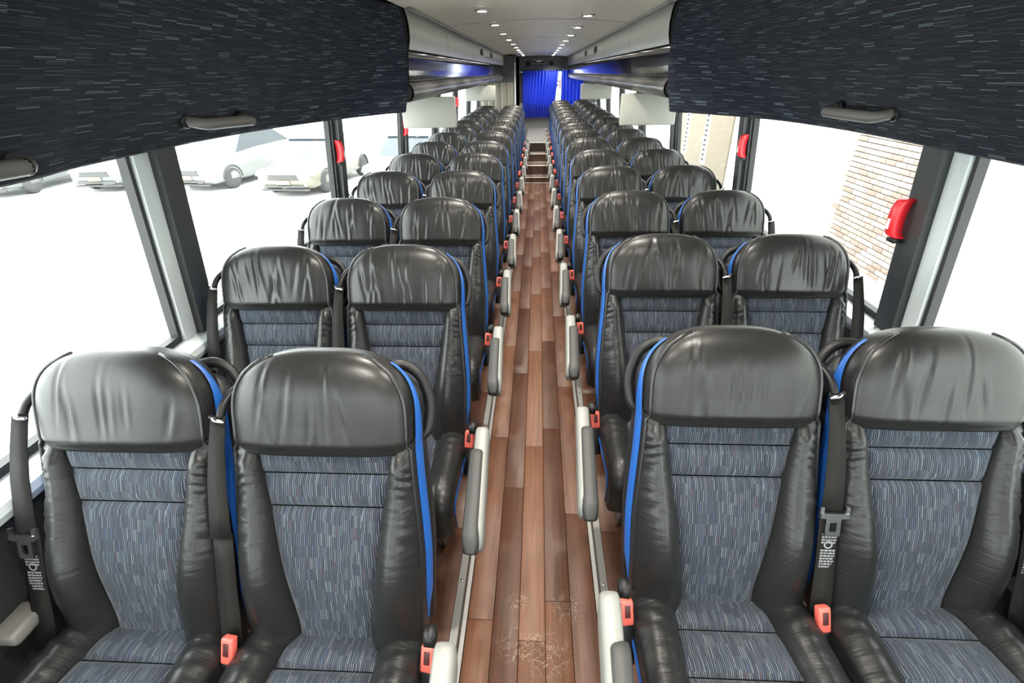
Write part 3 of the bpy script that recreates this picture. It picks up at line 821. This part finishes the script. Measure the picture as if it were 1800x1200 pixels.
shared = {}
for nm, sd in (('a', 1), ('b', -1)):
    shared['bolster_' + nm] = bolster(sd).mesh('bolster', M['leather_puckered'])
    st_ = MB()
    def SP(aa, bb, sd=sd):
        v = .005 + .675 * bb
        tap = sstep(0, .12, bb) * (1 - sstep(.72, 1, bb) * .85)
        n = -.040 - .018 * 2 * (aa - .5) * (.25 + .75 * tap)
        if v < VH: u = halfw(v) + .0055
        else:
            q = max(-.98, min(.98, (n - head_c(v)) / max(.001, head_d(v))))
            u = head_w(v) * (max(0, 1 - abs(q) ** 3.2)) ** (1 / 3.2) + .004
            bl = sstep(VH, VH + .03, v); u = u * bl + (halfw(min(v, .479)) + .0055) * (1 - bl)
        u += .003 * (1 - (2 * aa - 1) ** 2) + .009 * aa * tap
        return B(sd * u, v, n)
    st_.grid(SP, 8, 60); shared['stripe_' + nm] = st_.mesh('side_stripe', M['blue'])
    pts = []
    for i in range(64):
        v = .0 + (.700) * i / 63
        if v < VH - .004: pts.append(B(sd * (halfw(v) + .001), v, .004))
        else: pts.append(head_pt(v, pi / 2 - sd * (pi / 2 - .42), .0015))
    shared['piping_' + nm] = MB().tube(pts, .0048, 7).mesh('piping', M['leather_edge'])
    shared['sbolster_' + nm] = seat_bolster(sd).mesh('seat_bolster', M['leather_puckered'])
    ss = MB()
    def SS(aa, bb, sd=sd):
        s = .05 + (SL - .06) * bb; y, z, ny, nz = cushion_path(s); n = -.028 - .022 * aa * sin(pi * min(1, .15 + bb)) ** .5 - .004
        return (sd * (.2345 + .004 * sin(pi * aa)), y + ny * n, z + nz * n)
    ss.grid(SS, 6, 40); shared['sstripe_' + nm] = ss.mesh('seat_stripe', M['blue'])
shared['band0'] = band(-.05, VG2 - .0015, .016).mesh('back_panel', M['moquette'])
shared['band1'] = band(VG2 + .0015, VG1 - .0015, .014).mesh('back_panel', M['moquette'])
shared['band2'] = band(VG1 + .0015, VH + .006, .014).mesh('back_panel', M['moquette'])
shared['sband0'] = seat_band(0, .125, .014).mesh('seat_panel', M['moquette'])
shared['sband1'] = seat_band(.128, .245, .014).mesh('seat_panel', M['moquette'])
shared['sband2'] = seat_band(.248, SL, .014).mesh('seat_panel', M['moquette'])
g = MB()
def SH(aa, bb):
    ph = 2 * pi * aa; v = -.06 + .70 * bb
    e = min(1, bb / .06) ; top = min(1, (1 - bb) / .10)
    sc = sqrt(max(0.0004, 1 - (1 - e) ** 2)) * sqrt(max(.0004, 1 - (1 - top) ** 2))
    w = (halfw(v) + .012) if v < VH else min(halfw(.479) + .012, head_w(v) * 1.0 + .008)
    d = .040 + .012 * sin(pi * bb)
    return B(sgnpow(cos(ph), .4) * w * (.75 + .25 * sc), v, -.052 - d + sgnpow(sin(ph), .5) * d * sc)
g.grid(SH, 36, 36, cu=True); g.add([B(0, -.06, -.09)], []); shared['shell'] = g.mesh('back_shell', M['shell'])
g = MB()
def CB(aa, bb):
    # filler under the upholstery skins, follows the cushion path
    s = .01 + (SL - .02) * bb; y, z, ny, nz = cushion_path(s)
    q = aa
    prof = [(-.222, -.05), (-.222, -.018), (.222, -.018), (.222, -.05)]
    i = min(3, int(q * 4)); u, n = prof[i]
    return (u, y + ny * n, z + nz * n)
g.grid(CB, 4, 30, cu=True, smooth=False); 
g.box(-.215, .215, -.385, .03, ZJ - .15, ZJ - .06, .012); shared['cbase'] = g.mesh('cushion_base', M['shell'])
g = MB(); g.box(-.20, .20, -.33, -.29, ZJ - .20, ZJ - .155); g.box(-.20, .20, .0, .04, ZJ - .20, ZJ - .155); g.box(-.20, -.16, -.29, .0, ZJ - .20, ZJ - .155); g.box(.16, .20, -.29, .0, ZJ - .20, ZJ - .155)
shared['frame'] = g.mesh('seat_frame', M['plastic_black'])
for i, x in enumerate((-.12, .12)):
    g = MB(); g.prism([(-.28, ZJ - .205), (-.23, ZJ - .205), (-.10, .02), (-.02, ZJ - .205), (.03, ZJ - .205), (-.05, .0), (-.17, 0)], 'x', x - .018, x + .018)
    shared['leg%d' % i] = g.mesh('leg', M['steel'])
HEADS = [headrest(11, .0040, 7).mesh('headrest', M['leather']), headrest(12, .0040, 8).mesh('headrest', M['leather'])] + \
        [headrest(20 + i, .0062, 13).mesh('headrest', M['leather']) for i in range(4)]

BUCK = {}
def place_seat(bank, aisle, row, y, x):
    o = empty('coach_seat', (x, y, .05))
    wh = 'aisle seat' if aisle else 'window seat'
    sd = 'parked cars side' if bank < 0 else 'brick building side'
    tag(o, 'black leather and blue-grey fabric coach %s, %s row from the front, %s' % (wh, ORD[row], sd), 'seat', 'coach seats in rows along the aisle')
    made = {}
    hi = (row * 2 + aisle + (bank > 0)) % 2 if row == 0 else 2 + (row * 3 + aisle * 2 + (bank > 0)) % 4
    link('headrest', HEADS[hi], o)
    a = -bank
    far = row >= 8
    for name, me, key, par, label in seat_parts(bank, aisle):
        if bank < 0 and aisle and name in ('belt_tongue', 'belt_label'): continue
        if far and name in ('belt_label', 'leg', 'seat_frame', 'buckle_slot', 'buckle_stalk', 'arm_pivot'): continue
        q = link(name, me, made.get(par) if par else o)
        if key: made[key] = q
        if label: q['label'] = label
        if name == 'armrest' and row == 0: q.location = (0, .01, .042)
        if name == 'buckle':
            q.location = (a * .252, -.075, ZJ + .012); q.rotation_euler = (radians(-25), 0, radians(-8 * a))
    return o
PITCHR = .79
for bank, d0, nrow in ((-1, .941, 13), (1, 1.0725, 15)):
    for r in range(nrow):
        yj = d0 - RT * .67 + r * PITCHR
        place_seat(bank, True, r, yj, bank * .495)
        place_seat(bank, False, r, yj, bank * .982)

# ------------------------------------------------------------------ rear: washroom cubicle, curtains, nameplate
wc = empty('washroom_cubicle', (-.8, 11.0, 0)); tag(wc, 'beige panelled washroom cubicle behind the last parked-cars-side row', 'cubicle')
MB().box(-.38, .36, .0, 1.9, .06, 2.03).build('cubicle_wall', M['frame_dark'], wc)
for i in range(5):
    x0 = -.36 + i * .135
    MB().box(x0 + .003, x0 + .132, -.022, -.001, .10, 1.58, .006).build('panel', M['beige'], wc)
MB().box(.332, .36, .0605, 1.9, .06, 2.03).build('cubicle_wall', M['frame_dark'], wc)
MB().box(.33, .352, -.026, -.001, .10, 1.92, .004).build('door_jamb', M['frame_light'], wc)

def curtain(name, x0, x1, z0, z1, y, label, gather=0):
    o = empty(name, ((x0 + x1) / 2, y, z0)); tag(o, label, 'curtain', 'blue rear window curtains')
    g = MB(); c = (x0 + x1) / 2; nf = int((x1 - x0) * 15)
    def P(a, b):
        x = x0 + (x1 - x0) * a - c; z = (z1 - z0) * b
        pinch = gather * (1 - b) * a
        return (x - pinch, 0.034 * sin(2 * pi * nf * a + .8 * sin(6 * a)) * (.6 + .4 * (1 - b)) + .008 * sin(17 * a), z)
    g.grid(P, nf * 10, 10)
    g.build('cloth', M['curtain'], o)
    r_ = MB().tube([(x0 - c, 0, z1 - z0 + .012), (x1 - c, 0, z1 - z0 + .012)], .008, 8)
    for q in (x0 - c + .02, x1 - c - .02): r_.box(q - .008, q + .008, -.008, 13.05 - y, z1 - z0 + .004, z1 - z0 + .022)
    r_.build('rail', M['plastic_black'], o)
curtain('rear_curtain', -.365, .475, .79, 1.775, 12.94, 'wide blue pleated curtain hanging at the end of the aisle', .11)
curtain('rear_curtain', .53, 1.05, .79, 1.775, 12.90, 'narrow blue pleated curtain behind the rearmost brick-side seats')
# mirrored red letter on the rear window, seen from inside
tx = bpy.data.curves.new('letter', 'FONT'); tx.body = 'R'; tx.size = .27; tx.extrude = .002
t0 = bpy.data.objects.new('letter', tx); C.objects.link(t0); bpy.context.view_layer.update()
tm = bpy.data.meshes.new_from_object(t0.evaluated_get(bpy.context.evaluated_depsgraph_get())); bpy.data.objects.remove(t0)
tm.name = 'rear_window_letter'; tm.materials.clear(); tm.materials.append(M['red_film'])
to = link('rear_window_letter', tm)
to.location = (.548, 13.105, 1.38); to.rotation_euler = (pi / 2, 0, pi); tag(to, 'red mirrored letter R on rear window between the curtains', 'lettering')
# nameplate on the header
npl = empty('nameplate', (.01, 13.04, 1.97)); tag(npl, 'small dark nameplate with white outline and winged emblem above the rear curtain', 'sign')
MB().box(-.145, .145, -.006, .004, -.055, .055, .002).build('plate', M['black'], npl)
g = MB()
for (x0, x1, z0, z1) in ((-.14, .14, .046, .050), (-.14, .14, -.050, -.046), (-.14, -.136, -.046, .046), (.136, .14, -.046, .046)): g.box(x0, x1, -.0085, -.0062, z0, z1)
g.build('border', M['white'], npl)
g = MB()
for s in (-1, 1):
    for i in range(3): g.prism([(s * .03, .014 - .012 * i), (s * (.115 - .018 * i), .022 - .012 * i), (s * (.105 - .018 * i), .014 - .012 * i), (s * .03, .007 - .012 * i)], 'y', -.0085, -.0062)
g.lathe([(.001, -.0088), (.022, -.0088), (.024, -.0062)], 0, 0, 0, 16, 'y')
g.build('winged_emblem', M['white'], npl)

# ------------------------------------------------------------------ outside
GZ = -1.3
gr = MB().box(-60, 60, -40, 80, GZ - .2, GZ).build('ground', M['asphalt']); tag(gr, kind='structure')

def car(x, y, rz, paint, label, suv=False, plate=True):
    o = empty('parked_car', (x, y, GZ), None, rz); tag(o, label, 'car', 'cars parked across the lot')
    H = 1.66 if suv else 1.43; hood = .98 if suv else .80
    # stations along length: (y, half width, z bottom, z shoulder, z top of body)
    st_ = [(-2.28, .62, .42, .52, .60), (-2.24, .76, .30, .55, .66), (-2.05, .87, .24, .60, hood - .12), (-1.5, .90, .22, .66, hood - .02), (-1.0, .91, .22, .70, hood + .04),
           (0, .91, .22, .74, hood + .10), (1.2, .90, .22, .76, hood + .12), (1.9, .87, .26, .78, hood + .12), (2.2, .78, .34, .70, hood + .02), (2.28, .66, .42, .62, hood - .15)]
    g = MB(); vs = []
    for (yy, w, zb, zs, zt) in st_:
        ring = [(-w * .86, zb), (-w, zb + .08), (-w, zs), (-w * .95, zt - .05), (-w * .80, zt), (0, zt + .03), (w * .80, zt), (w * .95, zt - .05), (w, zs), (w, zb + .08), (w * .86, zb), (0, zb)]
        vs += [(a, yy, b) for a, b in ring]
    n = 12
    fs = [(j * n + i, j * n + (i + 1) % n, (j + 1) * n + (i + 1) % n, (j + 1) * n + i) for j in range(len(st_) - 1) for i in range(n)] + [tuple(range(n))[::-1], tuple((len(st_) - 1) * n + i for i in range(n))]
    g.add(vs, fs); g.build('body', paint, o)
    gl = MB(); cab = [(-1.05, .80, hood + .02), (-.35, .66, H - .06), (.9, .64, H - .05), (1.75, .74, hood + .10)]
    vs = []
    for (yy, w, z) in cab: vs += [(-w, yy, z), (w, yy, z)]
    lo = [(-.82, -1.0, hood), (.82, -1.0, hood), (-.82, 1.8, hood), (.82, 1.8, hood)]
    vs += lo
    gl.add(vs, [(0, 1, 3, 2), (2, 3, 5, 4), (4, 5, 7, 6), (0, 2, 4, 6, 10, 8), (1, 9, 11, 7, 5, 3), (8, 9, 1, 0), (6, 7, 11, 10)], None, False)
    gl.build('windows', M['carglass'], o)
    rf = MB(); rf.prism([(-.42, H - .055), (-.30, H), (.85, H), (1.0, H - .055)], 'x', -.66, .66); rf.build('roof', paint, o)
    for sx in (-1, 1):
        for wy in (-1.42, 1.38):
            w = empty('wheel', (sx * .80, wy, .32), o)
            MB().lathe([(.17, -.10), (.29, -.11), (.32, -.07), (.32, .07), (.29, .11), (.17, .10)], 0, 0, 0, 28, 'x').build('tyre', M['tyre'], w)
            rm = MB()
            rm.lathe([(.001, sx * .085), (.05, sx * .09), (.055, sx * .07)], 0, 0, 0, 16, 'x')
            for q in range(7):
                t = 2 * pi * q / 7; c_, s_ = cos(t), sin(t)
                P_ = lambda r, h: (sx * .088, r * c_ - h * s_, r * s_ + h * c_)
                Q_ = lambda r, h: (sx * .06, r * c_ - h * s_, r * s_ + h * c_)
                rm.add([P_(.04, -.022), P_(.04, .022), P_(.19, .03), P_(.19, -.03), Q_(.04, -.022), Q_(.04, .022), Q_(.19, .03), Q_(.19, -.03)], [(0, 1, 2, 3), (4, 7, 6, 5), (0, 4, 5, 1), (1, 5, 6, 2), (2, 6, 7, 3), (3, 7, 4, 0)], None, False)
            rm.lathe([(.185, sx * .05), (.185, sx * .09), (.205, sx * .095), (.205, sx * .05)], 0, 0, 0, 28, 'x')
            rm.build('rim', M['carsilver'], w)
            # dark arch lip
            ar = MB(); ar.tube([(sx * .905 - sx * .80, .37 * cos(pi * q / 14), .37 * sin(pi * q / 14)) for q in range(15)], .03, 6); ar.build('wheel_arch', M['grille'], w)
        MB().prism([(-2.20, .60), (-2.05, .72), (-1.85, .74), (-2.0, .60)], 'x', min(sx * .52, sx * .86), max(sx * .52, sx * .86)).build('headlamp', M['lamp'], o)
        MB().lathe([(.001, -.03), (.05, -.02), (.055, .02)], sx * .62, -2.235, .36, 14, 'y').build('fog_lamp', M['lamp'], o)
    for i in range(3): MB().box(-.46 + .02 * i, .46 - .02 * i, -2.315, -2.26, .50 + i * .055, .535 + i * .055, .006).build('grille_bar', M['grille'], o)
    MB().box(-.60, .60, -2.31, -2.24, .285, .36, .02).build('air_intake', M['grille'], o)
    MB().box(-.72, .72, -2.27, -2.16, .19, .255, .02).build('splitter', M['grille'], o)
    if plate: MB().box(-.20, .20, -2.335, -2.318, .385, .485, .004).build('number_plate', M['plate'], o)
    return o
car(-16.6, 16.2, radians(6), M['cargrey'], 'grey car outside, cropped by the photo edge under the nearest handle')
car(-13.45, 17.0, radians(2), M['carsilver'], 'silver car with an amber plate, seen left of the first pale pillar')
car(-10.05, 17.0, radians(-12), M['carwhite'], 'white tall car with visible front wheel, just beyond first pillar', suv=True)
car(-7.0, 16.2, radians(-4), M['carcream'], 'champagne low car outside, right of white tall car')
car(-4.0, 16.6, radians(-6), M['carwhite'], 'white car outside, seen through window past second pillar')

# brick building on the other side
bd = empty('brick_building', (5.0, 8, GZ)); tag(bd, 'pale brick building beyond the windows with white roller door and slotted strips', 'building')
MB().box(.06, 6, -12.0, 26, 0, 7).build('wall', M['mortar'], bd)
bm_ = MB().box(0, .055, -.105, .105, -.033, .033, .004).mesh('brick', M['brick'])
for r in range(30):
    for c in range(9):
        link('brick', bm_, bd, (0, -1.35 + c * .222 + (r % 2) * .111, .30 + r * .077))
MB().box(.0, .0585, 0.78, 5.6, .0, 3.6, .004).build('roller_door', M['render'], bd)
MB().box(-.02, .0585, -11, -1.5, .0, 4.6, .004).build('render_panel', M['render'], bd)
for y0 in (8.0, 10.1):
    v = empty('slotted_strip', (.03, y0, .5), bd)
    MB().box(-.03, .0285, -.22, .22, 0, 3.4).build('strip_frame', M['render'], v)
    sl_ = MB().box(-.04, -.0305, -.11, .11, 0, .075).mesh('slot', M['black'])
    for i in range(24): link('slot', sl_, v, (0, 0, .1 + i * .135))
MB().box(.02, .0588, 6.0, 11.6, .0, 4.0, .004).build('tan_panel', M['tan'], bd)
